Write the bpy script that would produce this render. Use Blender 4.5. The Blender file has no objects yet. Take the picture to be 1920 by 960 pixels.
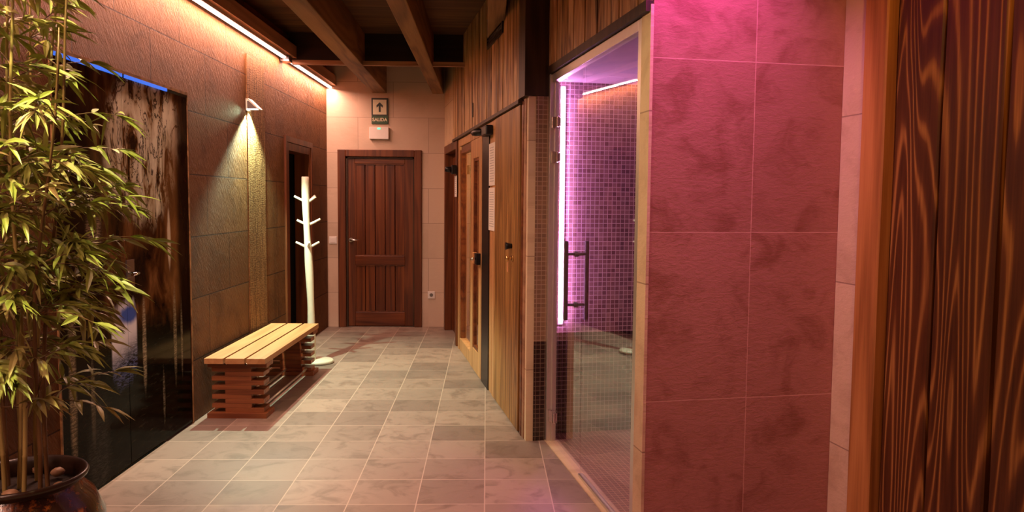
import bpy, bmesh, math, random
from mathutils import Matrix, Vector, noise as mnoise
random.seed(7)
PI = math.pi
scene = bpy.context.scene
COL = scene.collection

# ------------------------------------------------------------------ camera
FPX = 1455.0
cam_d = bpy.data.cameras.new('camera'); cam = bpy.data.objects.new('camera', cam_d); COL.objects.link(cam)
cam_d.sensor_width = 36.0; cam_d.lens = FPX/1920*36.0; cam_d.clip_start = 0.05
# rows: world x, y, z in camera (right, down, forward) coordinates
Wm = ((0.9994236, 0.00607238, 0.03340054), (-0.03288954, -0.07057546, 0.99696408), (0.0084112, -0.99748796, -0.07033507))
cam.matrix_world = Matrix(((Wm[0][0], -Wm[0][1], -Wm[0][2], 0), (Wm[1][0], -Wm[1][1], -Wm[1][2], 0), (Wm[2][0], -Wm[2][1], -Wm[2][2], 1.5), (0, 0, 0, 1)))
scene.camera = cam
# ------------------------------------------------------------------ world, exposure
w = bpy.data.worlds.new('world'); scene.world = w; w.use_nodes = True
w.node_tree.nodes['Background'].inputs[0].default_value = (1.0, .62, .42, 1)
w.node_tree.nodes['Background'].inputs[1].default_value = 0.05
vs = scene.view_settings
vs.view_transform = 'Standard'; vs.look = 'None'; vs.gamma = 1.0; vs.use_curve_mapping = False; vs.exposure = 0.0
# lamp powers and colours
COVE = (215.0, (1.0, .52, .38)); COVE_GLOW = ((1.0, .66, .60), 5.0)
WALL_LAMP = (330.0, (.68, 1.0, .72))
PINK_SPOT = (115.0, (1.0, .12, .82))
STRIP_FILL = (100.0, (1.0, .76, .42))  # unseen fill added to brighten the stone strips
WARM_SPOT = (100.0, (1.0, .44, .12))
FLOOR_FILL = (95.0, (1.0, .68, .55))  # fill added above the view to brighten the floor
PLANT_SPOT = (230.0, (1.0, .93, .42))
SHOWER_LED = ((.95, .38, 1.0), 120.0)

# ------------------------------------------------------------------ frames
# left wall: local x runs along the wall away from the camera, local y goes INTO the wall
LEFT = Matrix.Translation((-2.075, 0, 0)) @ Matrix.Rotation(math.atan2(1, .0233), 4, 'Z')
# right facade: local x runs along it away from the camera, local y comes OUT into the corridor
FAC = Matrix.Translation((1.066, 0, 0)) @ Matrix.Rotation(math.atan2(.9859, -.1676), 4, 'Z')
I4 = Matrix.Identity(4)
BY = 9.17                                     # back wall plane

# ------------------------------------------------------------------ node helper
class G:
    def __init__(s, name):
        s.m = bpy.data.materials.new(name); s.m.use_nodes = True
        s.nt = s.m.node_tree; s.b = s.nt.nodes['Principled BSDF']
        s.tc = s.nt.nodes.new('ShaderNodeTexCoord')
        s.co = s.tc.outputs['Object']
    def put(s, sock, v):
        if isinstance(v, bpy.types.NodeSocket): s.nt.links.new(v, sock)
        elif isinstance(v, (tuple, list)):
            sock.default_value = (list(v)+[1])[:len(sock.default_value)] if len(v) != len(sock.default_value) else v
        else: sock.default_value = v
    def n(s, t, ins=None, **props):
        nd = s.nt.nodes.new('ShaderNode'+t)
        for k, v in props.items(): setattr(nd, k, v)
        for k, v in (ins or {}).items(): s.put(nd.inputs[k], v)
        return nd
    def ma(s, op, a, b=0.0, c=None, clamp=False):
        nd = s.n('Math', {0: a, 1: b}, operation=op, use_clamp=clamp)
        if c is not None: s.put(nd.inputs[2], c)
        return nd.outputs[0]
    def sep(s, v=None): return s.n('SeparateXYZ', {0: v or s.co}).outputs
    def comb(s, x, y, z): return s.n('CombineXYZ', {0: x, 1: y, 2: z}).outputs[0]
    def map(s, v=None, loc=(0,0,0), sc=(1,1,1), rot=(0,0,0)):
        return s.n('Mapping', {0: v or s.co, 1: loc, 2: rot, 3: sc}).outputs[0]
    def noise(s, v=None, scale=5.0, det=4.0, rough=.5, dist=0.0, out=0):
        return s.n('TexNoise', {'Vector': v or s.co, 'Scale': scale, 'Detail': det, 'Roughness': rough, 'Distortion': dist}).outputs[out]
    def mix(s, f, a, b, mode='MIX'):
        nd = s.nt.nodes.new('ShaderNodeMix'); nd.data_type = 'RGBA'; nd.blend_type = mode; nd.clamp_factor = True
        s.put(nd.inputs[0], f); s.put(nd.inputs[6], a); s.put(nd.inputs[7], b)
        return nd.outputs[2]
    def ramp(s, f, stops):
        nd = s.nt.nodes.new('ShaderNodeValToRGB'); cr = nd.color_ramp
        while len(cr.elements) < len(stops): cr.elements.new(.5)
        for e, (p, c) in zip(cr.elements, stops):
            e.position = p; e.color = (*c, 1) if isinstance(c, tuple) else (c, c, c, 1)
        s.put(nd.inputs[0], f); return nd.outputs[0]
    def step(s, v, lo, hi):
        nd = s.n('MapRange', {0: v, 1: lo, 2: hi, 3: 0.0, 4: 1.0}, clamp=True, interpolation_type='SMOOTHSTEP'); return nd.outputs[0]
    def bump(s, h, strength=.3, dist=.01, prev=None):
        nd = s.n('Bump', {'Height': h, 'Strength': strength, 'Distance': dist})
        if prev: s.put(nd.inputs['Normal'], prev)
        return nd.outputs[0]
    def fin(s, color=None, rough=None, metal=None, normal=None, spec=None, coat=None, emit=None, es=1.0):
        B = s.b.inputs
        if color is not None: s.put(B['Base Color'], color)
        if rough is not None: s.put(B['Roughness'], rough)
        if metal is not None: s.put(B['Metallic'], metal)
        if normal is not None: s.put(B['Normal'], normal)
        if spec is not None: s.put(B['Specular IOR Level'], spec)
        if coat is not None: s.put(B['Coat Weight'], coat); s.put(B['Coat Roughness'], .06)
        if emit is not None: s.put(B['Emission Color'], emit); s.put(B['Emission Strength'], es)
        return s.m

def plain(name, col, rough=.5, metal=0.0, var=.12, bump=0.0, sc=30.0, emit=None, es=1.0, spec=None):
    g = G(name); n = g.noise(scale=sc)
    c = g.mix(n, tuple(x*(1-var) for x in col), tuple(min(1, x*(1+var)) for x in col))
    nr = g.bump(n, bump, .004) if bump else None
    return g.fin(c, rough, metal, nr, spec, None, emit, es)

def wood(name, dark, mid, light, axis='z', board=None, freq=9.0, rough=.45, sc=5.0, stretch=.10, bump=.25, wear=0.0, wearcol=(.5,.3,.15), across='x', spec=.35, lines=.5, pw=1.0):
    """grain as contour lines of a stretched noise; each board gets its own offset"""
    g = G(name); x, y, z = g.sep()
    A = {'x': x, 'y': y, 'z': z}
    if board:
        bi = g.ma('FLOOR', g.ma('DIVIDE', A[across], board))
        off = g.ma('MULTIPLY', bi, 7.31)
    else:
        bi = None; off = 0.0
    S = {k: (stretch if k == axis else 1.0) for k in 'xyz'}
    vx = [g.ma('MULTIPLY_ADD', A[k], S[k], off) for k in 'xyz']
    v = g.comb(*vx)
    n1 = g.noise(v, sc, 1.5, .45, .4)
    rings = g.ma('SINE', g.ma('MULTIPLY', n1, freq*6.283))
    rings = g.ma('POWER', g.ma('MULTIPLY_ADD', rings, .5, .5), pw)
    S2 = {k: (.03 if k == axis else 1.0) for k in 'xyz'}
    v2 = g.comb(*[g.ma('MULTIPLY_ADD', A[k], S2[k], off) for k in 'xyz'])
    fib = g.noise(v2, 90.0, 3.0, .6)
    big = g.noise(v, 2.2, 3.0, .55)
    t = g.ma('ADD', g.ma('MULTIPLY', rings, lines*.55), g.ma('MULTIPLY', fib, .45))
    t = g.ma('ADD', t, g.ma('MULTIPLY_ADD', big, .7, -.32))
    if board:
        wn = g.n('TexWhiteNoise', {'W': bi}, noise_dimensions='1D').outputs[0]
        t = g.ma('ADD', t, g.ma('MULTIPLY_ADD', wn, .3, -.15))
    c = g.ramp(t, [(.12, dark), (.45, mid), (.85, light)])
    if wear:
        wn2 = g.step(g.noise(v, 7.0, 4.0, .65), .52, .66)
        c = g.mix(g.ma('MULTIPLY', wn2, wear), c, wearcol)
    h = g.ma('ADD', g.ma('MULTIPLY', rings, .6), g.ma('MULTIPLY', fib, .5))
    return g.fin(c, rough, 0.0, g.bump(h, bump, .003), spec)

def tiles(name, axes, tw, th, c1, c2, grout, gsize=.004, offset=0.0, stain=.35, rough=.5, rbump=.35, org=(0, 0), streak=False, nsc=6.0, dark=(.1,.07,.05), spec=.4, grout_w=1.0, bd=.02):
    g = G(name); o = g.sep(); ax = {'x': o[0], 'y': o[1], 'z': o[2]}
    u = g.ma('ADD', ax[axes[0]], -org[0]); v = g.ma('ADD', ax[axes[1]], -org[1])
    uv = g.comb(u, v, 0.0)
    br = g.n('TexBrick', {'Vector': uv, 'Color1': (*c1, 1), 'Color2': (*c2, 1), 'Mortar': (*grout, 1), 'Scale': 1.0, 'Mortar Size': gsize, 'Mortar Smooth': .15, 'Bias': 0.0, 'Brick Width': tw, 'Row Height': th}, offset=offset, offset_frequency=2, squash=1.0)
    iu = g.ma('FLOOR', g.ma('DIVIDE', u, tw)); iv = g.ma('FLOOR', g.ma('DIVIDE', v, th))
    seed = g.ma('ADD', g.ma('MULTIPLY', iu, 3.17), g.ma('MULTIPLY', iv, 5.73))
    p = g.comb(u, v, seed)
    if streak: p = g.map(p, sc=(1.0, 1.0, 1.0), rot=(0, 0, -.6)); p2 = g.map(p, sc=(4.2, .9, 1.0))
    else: p2 = g.map(p, sc=(1.0, 2.2, 1.0))
    n1 = g.noise(p, nsc*.45, 5.0, .6, .8); n2 = g.noise(p2, nsc*2.2, 6.0, .65, .5)
    st = g.step(n1, .45, .72)
    col = g.mix(g.ma('MULTIPLY', st, stain), br.outputs[0], dark)
    col = g.mix(g.ma('MULTIPLY', g.step(n2, .55, .8), stain*.6), col, tuple(min(1, x*1.5) for x in c2))
    col = g.mix(g.ma('MULTIPLY', br.outputs[1], grout_w), col, grout)
    h = g.ma('ADD', g.ma('MULTIPLY', n2, .9), g.ma('MULTIPLY', br.outputs[1], -.5))
    h2 = g.ma('ADD', h, g.ma('MULTIPLY', n1, .6))
    return g.fin(col, rough, 0.0, g.bump(h2, rbump, bd), spec)

M = {}
M['floor'] = tiles('floor_tiles', 'xy', .339, .339, (.36,.265,.21), (.215,.155,.125), (.50,.38,.30), .003, 0.0, .6, .42, .06, (.0,.03), nsc=15.0, dark=(.13,.09,.068))
M['stone_left'] = tiles('split_slate', 'xz', .83, .415, (.29,.118,.040), (.22,.085,.028), (.075,.028,.010), .004, .5, .5, .62, 1.0, (4.67, 0.0), True, nsc=7.0, dark=(.095,.034,.010), bd=.07, spec=.12)
M['stone_back'] = tiles('beige_stone', 'xz', .82, .41, (.62,.47,.36), (.55,.42,.32), (.36,.26,.2), .003, .5, .3, .6, .12, (-1.5, 0.0), nsc=5.0, dark=(.42,.30,.21))
M['stone_pillar'] = tiles('pillar_stone', 'yz', .462, .711, (.42,.20,.15), (.34,.155,.115), (.6,.34,.27), .0022, 0.0, .6, .6, .24, (-1.063, -.045), nsc=12.0, dark=(.19,.065,.035), grout_w=.6, spec=.12)
M['stone_strip'] = tiles('travertine_strip', 'xz', 2.0, .711, (.66,.50,.31), (.60,.45,.28), (.33,.22,.14), .003, 0.0, .5, .6, .2, (1.6, -.26), nsc=12.0, dark=(.40,.26,.15))
M['sticks'] = tiles('stone_stick_band', 'xz', .45, .415, (.34,.26,.18), (.30,.225,.15), (.18,.12,.08), .002, 0.0, .2, .55, .2, (6.355, 0), nsc=8.0, dark=(.22,.15,.10))
g = G('stone_sticks'); x_, y_, z_ = g.sep()
nn = g.ma('MULTIPLY_ADD', g.noise(g.map(sc=(.25, 1.0, 1.0)), 110.0, 2.0, .6), .45, g.ma('MULTIPLY', g.noise(g.map(sc=(1.0, 1.0, .06)), 75.0, 3.0, .7), .55)); n3 = g.noise(scale=9.0)
M['sticks'] = g.fin(g.mix(g.step(nn, .38, .62), (.10,.045,.018), (.29,.15,.062)), .65, 0.0, g.bump(nn, .8, .015), .12)

def mosaic(name, axes, c1, c2, grout, low=None, lowz=.63, pitch=.029, rough=.25):
    g = G(name); o = g.sep(); ax = {'x': o[0], 'y': o[1], 'z': o[2]}
    uv = g.comb(ax[axes[0]], ax[axes[1]], 0.0)
    kw = dict(offset=0.0, squash=1.0)
    br = g.n('TexBrick', {'Vector': uv, 'Color1': (*c1, 1), 'Color2': (*c2, 1), 'Mortar': (*grout, 1), 'Scale': 1.0, 'Mortar Size': .0019, 'Mortar Smooth': .1, 'Bias': 0.0, 'Brick Width': pitch, 'Row Height': pitch}, **kw)
    col = br.outputs[0]
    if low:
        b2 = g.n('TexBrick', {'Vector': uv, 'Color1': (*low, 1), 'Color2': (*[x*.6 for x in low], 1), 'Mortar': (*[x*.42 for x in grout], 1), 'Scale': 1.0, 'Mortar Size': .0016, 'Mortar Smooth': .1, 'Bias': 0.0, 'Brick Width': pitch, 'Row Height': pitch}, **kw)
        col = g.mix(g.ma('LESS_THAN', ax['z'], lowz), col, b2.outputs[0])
    return g.fin(col, rough, 0.0, g.bump(br.outputs[1], -.3, .003), .5)
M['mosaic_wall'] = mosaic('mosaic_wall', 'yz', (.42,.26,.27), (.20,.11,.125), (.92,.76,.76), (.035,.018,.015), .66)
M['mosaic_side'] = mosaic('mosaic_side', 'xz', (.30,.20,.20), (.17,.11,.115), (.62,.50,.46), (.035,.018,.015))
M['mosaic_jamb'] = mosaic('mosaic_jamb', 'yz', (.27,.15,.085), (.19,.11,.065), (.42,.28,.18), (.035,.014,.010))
M['mosaic_floor'] = mosaic('mosaic_floor', 'xy', (.22,.085,.05), (.15,.055,.035), (.50,.28,.19), rough=.35)

M['ceil_wood'] = wood('ceiling_boards', (.05,.022,.008), (.11,.05,.018), (.20,.10,.036), 'x', .14, 5, .55, across='y')
M['beam_wood'] = wood('beam_wood', (.10,.045,.017), (.27,.135,.05), (.42,.235,.10), 'y', None, 5, .55)
M['shaded_beam'] = wood('shaded_beam_wood', (.012,.006,.004), (.022,.011,.006), (.04,.02,.01), 'x', None, 5, .6)  # the cross beam's shadow is put into its wood colour
M['plank_band'] = wood('weathered_planks', (.10,.042,.013), (.42,.23,.085), (.78,.52,.25), 'z', .0952, 6, .5, 7.0, .16, .4, .55, (.85,.60,.33))
M['plank_near'] = wood('rustic_planks', (.040,.012,.004), (.105,.034,.009), (.42,.19,.05), 'z', None, 21, .42, 3.4, .11, .5, lines=.75, pw=2.5)
M['frame_near'] = wood('frame_near', (.22,.085,.022), (.42,.18,.05), (.62,.31,.10), 'z', None, 5, .45, 6.0, .06, .25)
M['post_dark'] = wood('post_dark', (.018,.009,.004), (.05,.024,.010), (.11,.055,.022), 'z', None, 5, .5)
M['door_dark'] = wood('mahogany', (.06,.013,.004), (.15,.040,.010), (.28,.09,.024), 'z', .075, 4, .35, 8.0, .06, .12)
M['door_frame'] = wood('mahogany_frame', (.055,.014,.005), (.14,.040,.012), (.22,.07,.022), 'z', None, 4, .4, 8.0, .06, .12)
M['mahog_h'] = wood('mahogany_rail', (.06,.013,.005), (.16,.043,.012), (.28,.09,.026), 'x', None, 4, .35, 8.0, .06, .12)
M['board_door'] = wood('board_door', (.14,.055,.012), (.34,.165,.045), (.54,.30,.10), 'z', .2, 7, .42, 6.0, .10, .35)
M['pine'] = wood('sauna_pine', (.34,.15,.055), (.52,.27,.11), (.68,.40,.19), 'z', None, 5, .45, 8.0, .06, .12)
M['pine_pale'] = wood('pale_pine', (.45,.27,.14), (.58,.37,.2), (.7,.48,.3), 'z', None, 4, .5, 8.0, .06, .1)
M['bench_lit'] = wood('bench_slats_lit', (.40,.18,.07), (.50,.25,.105), (.60,.33,.15), 'x', None, 4, .45, 8.0, .06, .1)  # same wood as the legs, with lamp light toned into the slats
M['bench_shaded'] = wood('bench_shaded', (.13,.035,.014), (.27,.085,.030), (.38,.14,.055), 'y', None, 4, .4, 10.0, .08, .12)  # bench wood again, shade painted in as a darker tone
M['fascia'] = wood('fascia', (.20,.09,.045), (.34,.17,.09), (.45,.24,.14), 'x', None, 4, .5)
M['rod'] = plain('rod_metal', (.75,.72,.66), .3, .4, .04)
M['black'] = plain('black_metal', (.012,.011,.012), .35, .3)
M['painted_dark'] = plain('painted_dark_interior', (.02,.012,.008), .9)  # near-black colour stands in for unlit space
M['steel'] = plain('brushed_steel', (.62,.60,.57), .28, 1.0, .06)
M['chrome'] = plain('chrome', (.8,.78,.76), .12, 1.0, .04)
M['alu'] = plain('aluminium', (.66,.62,.55), .38, .85, .06)
M['dark_steel'] = plain('dark_steel', (.22,.19,.19), .3, .9, .06)
M['white'] = plain('white_plastic', (.78,.74,.70), .4, 0, .04)
M['paper'] = plain('paper', (.75,.68,.62), .7, 0, .05)
M['ink'] = plain('print', (.25,.22,.20), .8)
M['cream'] = plain('cream_paint', (.62,.58,.46), .45, 0, .06, .15, 25)
M['leaf'] = plain('leaf', (.30,.33,.06), .42, 0, .45, .1, 12)
M['leaf_b'] = plain('leaf_olive', (.42,.37,.12), .42, 0, .4, .1, 12)
M['cane'] = plain('cane', (.40,.30,.10), .45, 0, .45, .1, 9)
M['cane_d'] = plain('cane_dark', (.17,.085,.03), .45, 0, .4, .1, 9)
M['soil'] = plain('soil', (.03,.018,.012), .95, 0, .5, .6, 40)
M['pebble'] = plain('pebble', (.42,.24,.13), .5, 0, .3, .1, 14)
M['green_sign'] = plain('sign_green', (.012,.06,.02), .4)
M['sign_cream'] = plain('sign_cream', (.62,.56,.38), .5, 0, .05)
M['sign_dark'] = plain('sign_black', (.015,.02,.015), .4)
M['plaster'] = plain('shower_ceiling', (.62,.50,.55), .7, 0, .05)
M['brass'] = plain('brass', (.7,.45,.18), .3, 1.0)
M['orange_tag'] = plain('key_tag', (.65,.30,.14), .5)
g = G('glazed_pot'); n = g.noise(scale=14.0, det=6.0, rough=.7); o = g.sep()
M['pot'] = g.fin(g.mix(g.step(n, .5, .68), (.035,.012,.006), (.55,.15,.025)), .22, 0, g.bump(n, .35, .01), .6, .4)
M['pot_rim'] = plain('pot_rim', (.035,.016,.009), .3, 0, .3, .2)
def emis(name, col, st):
    g = G(name); return g.fin((.02,.02,.02), .5, emit=(*col, 1), es=st)
M['led_cove'] = emis('cove_diffuser', *COVE_GLOW)
M['led_shower'] = emis('shower_diffuser', *SHOWER_LED)
M['led_green'] = emis('green_indicator', (.15, 1.0, .5), 1.6)
M['led_blue'] = emis('blue_strip', (.03, .17, .85), 1.0)
M['lamp_glow'] = emis('lamp_lens', (.9, 1.0, .75), 14.0)
M['spot_glow'] = emis('spot_lens', (1.0, .75, .5), 6.0)
def glass(name, tint, rough=0.0, ior=1.5):
    g = G(name); nt = g.nt
    tr = g.n('BsdfTransparent', {0: (*tint, 1)}); gl = g.n('BsdfGlossy', {0: (1, 1, 1, 1), 'Roughness': rough})
    fr = g.n('Fresnel', {'IOR': ior}); ge = g.n('NewGeometry'); F2 = g.ma('DIVIDE', g.ma('MULTIPLY', fr.outputs[0], 2.0), g.ma('ADD', fr.outputs[0], 1.0)); mx = g.n('MixShader', {0: g.ma('MULTIPLY', F2, g.ma('SUBTRACT', 1.0, ge.outputs['Backfacing']))})
    nt.links.new(tr.outputs[0], mx.inputs[1]); nt.links.new(gl.outputs[0], mx.inputs[2])
    nt.links.new(mx.outputs[0], nt.nodes['Material Output'].inputs['Surface'])
    return g.m
M['glass'] = glass('clear_glass', (.97, .97, .96))
M['glass_edge'] = plain('glass_edge', (.45,.55,.48), .15, 0, .05)
M['sauna_glass'] = glass('bronze_glass', (.93, .88, .78))

# printed cave-and-water picture on the glass doors (a printed surface, laid out in metres on the doors)
g = G('cave_print'); s_, _, z_ = g.sep(); s_ = g.ma('ADD', s_, 4.31)
def ell(cx, cz, rx, rz, wob=.35, sc=9.0, soft=.3):
    wn = g.noise(g.map(sc=(1.6, 1, .7)), sc, 4.0, .6)
    a = g.ma('DIVIDE', g.ma('SUBTRACT', s_, cx), rx); b = g.ma('DIVIDE', g.ma('SUBTRACT', z_, cz), rz)
    r = g.ma('SQRT', g.ma('ADD', g.ma('MULTIPLY', a, a), g.ma('MULTIPLY', b, b)))
    r = g.ma('ADD', r, g.ma('MULTIPLY_ADD', wn, wob*2, -wob))
    return g.ma('SUBTRACT', 1.0, g.step(r, 1-soft, 1+soft))
vst = g.map(sc=(1.5, 1, .62)); rn = g.noise(vst, 4.6, 5.0, .58, .8)
rk = g.noise(g.map(sc=(2.0, 1, 1.0)), 4.0, 6.0, .6, 2.0)
rock = g.ramp(rn, [(.34, (.020,.009,.004)), (.41, (.18,.085,.028)), (.45, (.50,.42,.28)), (.60, (.80,.76,.60))])
brown = g.ramp(rn, [(.35, (.010,.004,.002)), (.52, (.075,.028,.008)), (.7, (.22,.10,.035))])
water = g.ramp(g.noise(g.map(sc=(1.2, 1, 7.0)), 9.0, 5.0, .6, .5), [(.45, (.004,.004,.002)), (.62, (.011,.011,.006)), (.75, (.04,.04,.03))])
rip = g.step(g.noise(g.map(sc=(1.0, 1, 6.0)), 22.0, 3.0, .6, 1.0), .44, .56)
up = g.step(g.ma('ADD', z_, g.ma('MULTIPLY', rk, .2)), .80, .98)
c = g.mix(up, water, brown)
cr = ell(4.55, 1.80, .42, .42, .5, 3.2, .2)
ck = g.noise(g.map(sc=(1.6, 1, .8)), 3.4, 5.0, .6, 1.8)
ckm = g.ma('SUBTRACT', 1.0, g.step(g.ma('ABSOLUTE', g.ma('SUBTRACT', ck, .5)), .006, .028))
rock = g.mix(g.ma('MULTIPLY', ckm, .9), rock, (.03,.012,.005))
c = g.mix(g.ma('MULTIPLY', cr, up), c, rock)
c = g.mix(g.ma('MULTIPLY', ell(4.95, 1.35, .16, .55, .5, 3.0, .3), .55), c, g.mix(rn, (.05,.02,.005), (.42,.20,.07)))
c = g.mix(g.ma('MULTIPLY', ell(5.12, 1.1, .14, 1.2, .2, 3.0, .3), .88), c, (.008,.004,.003))
c = g.mix(ell(3.80, 1.2, .28, .9, .4, 3.0, .3), c, (.012,.005,.003))
c = g.mix(ell(4.86, 1.25, .025, .17, .35, 14.0, .3), c, (.62,.52,.38))
c = g.mix(g.ma('MULTIPLY', ell(4.43, 1.05, .11, .16, .5, 7.0, .3), .9), c, (.008,.004,.003))
bl = g.ma('MULTIPLY', ell(4.27, .70, .19, .235, .35, 7.0, .15), g.ma('SUBTRACT', 1.0, g.step(g.ma('ABSOLUTE', g.ma('SUBTRACT', s_, 4.27)), .13, .15)))
bt = g.step(g.ma('ADD', z_, g.ma('MULTIPLY', g.ma('SUBTRACT', s_, 4.3), -.25)), .56, .76)
bc = g.mix(bt, (.10,.13,.30), (.9,.9,.98))
bc = g.mix(ell(4.33, .86, .12, .05, .3, 9.0, .4), bc, (.07,.14,.55))
blm = g.ma('MULTIPLY', bl, g.ma('MAXIMUM', bt, g.ma('MULTIPLY', rip, .9)))
c = g.mix(blm, c, bc)
for cx, cz, rx, rz, col in ((4.50,.66,.022,.24,(.50,.42,.27)), (4.92,.66,.022,.28,(.30,.24,.15)), (5.02,.60,.014,.22,(.24,.2,.13)), (4.74,.30,.014,.15,(.20,.17,.12)), (3.75,.62,.03,.40,(.42,.34,.2)), (3.93,.45,.02,.20,(.24,.2,.12)), (3.98,1.28,.07,.16,(.38,.28,.17)), (3.98,.2,.10,.25,(.05,.05,.04))):
    mk = g.ma('MULTIPLY', ell(cx, cz, rx, rz, .3, 14.0, .4), g.ma('MAXIMUM', rip, .35 if rz > .18 else .2))
    c = g.mix(g.ma('MULTIPLY', mk, .85), c, col)
M['mural'] = g.fin(c, .12, 0.0, None, .03)

# ------------------------------------------------------------------ mesh helper
class MB:
    def __init__(s): s.bm = bmesh.new()
    def box(s, x0, x1, y0, y1, z0, z1, rot=None):
        vs_ = [s.bm.verts.new((x, y, z)) for x in (x0, x1) for y in (y0, y1) for z in (z0, z1)]
        if rot:
            c, ang, ax = Vector(rot[0]), rot[1], rot[2]
            R = Matrix.Rotation(ang, 3, ax)
            for v in vs_: v.co = c + R @ (v.co - c)
        for f in ((0,1,3,2), (4,6,7,5), (0,4,5,1), (2,3,7,6), (0,2,6,4), (1,5,7,3)):
            s.bm.faces.new([vs_[i] for i in f])
        return s
    def prism(s, pts, axis, a0, a1):
        """polygon pts in the two other axes extruded along axis"""
        def mk(p, a):
            if axis == 'x': return (a, p[0], p[1])
            if axis == 'y': return (p[0], a, p[1])
            return (p[0], p[1], a)
        A = [s.bm.verts.new(mk(p, a0)) for p in pts]; B = [s.bm.verts.new(mk(p, a1)) for p in pts]
        n = len(pts)
        s.bm.faces.new(A); s.bm.faces.new(list(reversed(B)))
        for i in range(n): s.bm.faces.new([A[i], A[(i+1) % n], B[(i+1) % n], B[i]])
        return s
    def tube(s, pts, radii, n=10, caps=True):
        pts = [Vector(p) for p in pts]
        if not isinstance(radii, (list, tuple)): radii = [radii]*len(pts)
        rings = []; up = None
        for i, p in enumerate(pts):
            t = (pts[min(i+1, len(pts)-1)] - pts[max(i-1, 0)]).normalized()
            if up is None: up = Vector((0,0,1)) if abs(t.z) < .9 else Vector((1,0,0))
            a = t.cross(up).normalized(); b = a.cross(t).normalized(); up = b
            rings.append([s.bm.verts.new(p + radii[i]*(math.cos(2*PI*k/n)*a + math.sin(2*PI*k/n)*b)) for k in range(n)])
        for r0, r1 in zip(rings, rings[1:]):
            for k in range(n):
                f = s.bm.faces.new([r0[k], r0[(k+1) % n], r1[(k+1) % n], r1[k]]); f.smooth = True
        if caps: s.bm.faces.new(list(reversed(rings[0]))); s.bm.faces.new(rings[-1])
        return s
    def lathe(s, c, prof, n=48):
        rings = []
        for r, z in prof:
            rings.append([s.bm.verts.new((c[0]+r*math.cos(2*PI*k/n), c[1]+r*math.sin(2*PI*k/n), c[2]+z)) for k in range(n)] if r > 1e-5 else [s.bm.verts.new((c[0], c[1], c[2]+z))])
        for r0, r1 in zip(rings, rings[1:]):
            for k in range(n):
                a = [r0[k % len(r0)], r0[(k+1) % len(r0)], r1[(k+1) % len(r1)], r1[k % len(r1)]]
                a = list(dict.fromkeys(a))
                if len(a) > 2: f = s.bm.faces.new(a); f.smooth = True
        return s
    def blob(s, c, r, seed=0):
        res = bmesh.ops.create_icosphere(s.bm, subdivisions=2, radius=1)
        for v in res['verts']:
            k = 1 + .15*mnoise.noise(v.co*1.3 + Vector((seed*3.1, 0, 0)))
            v.co = Vector((c[0]+v.co.x*r[0]*k, c[1]+v.co.y*r[1]*k, c[2]+v.co.z*r[2]*k))
        for f in s.bm.faces: f.smooth = True
        return s
    def build(s, name, mat, parent=None, frame=None, org=(0,0,0), bevel=0.0, recalc=True):
        if recalc: bmesh.ops.recalc_face_normals(s.bm, faces=s.bm.faces)
        if org != (0,0,0): bmesh.ops.translate(s.bm, verts=s.bm.verts, vec=-Vector(org))
        me = bpy.data.meshes.new(name); s.bm.to_mesh(me); s.bm.free()
        me.materials.append(M[mat] if isinstance(mat, str) else mat)
        o = bpy.data.objects.new(name, me); COL.objects.link(o)
        if parent is not None: o.parent = parent
        elif frame is not None: o.matrix_world = frame @ Matrix.Translation(org)
        if bevel:
            b = o.modifiers.new('bevel', 'BEVEL'); b.width = bevel; b.segments = 2; b.limit_method = 'ANGLE'
        return o

PW = {}
def tag(o, label, cat, group=None, kind=None):
    o['label'] = label; o['category'] = cat
    if group: o['group'] = group
    if kind: o['kind'] = kind
    return o
def thing(name, frame, org, label, cat, group=None, kind=None):
    o = bpy.data.objects.new(name, None); COL.objects.link(o); o.empty_display_size = .1
    o.matrix_world = frame @ Matrix.Translation(org); PW[o.name] = frame @ Matrix.Translation(org)
    return tag(o, label, cat, group, kind)
def struct(o, label, cat): return tag(o, label, cat, None, 'structure')
def light(kind, name, frame, loc, aim, power, color, size=.05, spot=None, blend=.5, parent=None, sy=None, xdir=None):
    d = bpy.data.lights.new(name, kind); d.energy = power; d.color = color
    o = bpy.data.objects.new(name, d); COL.objects.link(o)
    if kind == 'AREA':
        d.shape = 'RECTANGLE' if sy else 'DISK'; d.size = size
        if sy: d.size_y = sy
    else: d.shadow_soft_size = size
    if kind == 'SPOT': d.spot_size = spot; d.spot_blend = blend
    P = frame @ Vector(loc); A = frame @ Vector(aim)
    z = (P - A).normalized()
    x = (frame.to_3x3() @ Vector(xdir)).normalized() if xdir else z.orthogonal().normalized()
    y = z.cross(x).normalized(); x = y.cross(z)
    m = Matrix((x, y, z)).transposed().to_4x4(); m.translation = P
    if parent is not None:
        o.parent = parent; o.matrix_basis = PW[parent.name].inverted() @ m
    else: o.matrix_world = m
    return o
def wall_open(mb, s0, s1, z0, z1, y0, y1, opens):
    """a slab with rectangular openings (a, b, bottom, top), sorted along s"""
    cur = s0
    for a, b, lo, hi in sorted(opens):
        if a > cur: mb.box(cur, a, y0, y1, z0, z1)
        if lo > z0: mb.box(a, b, y0, y1, z0, lo)
        if hi < z1: mb.box(a, b, y0, y1, hi, z1)
        cur = b
    if cur < s1: mb.box(cur, s1, y0, y1, z0, z1)
    return mb

CEIL = 3.06
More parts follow.
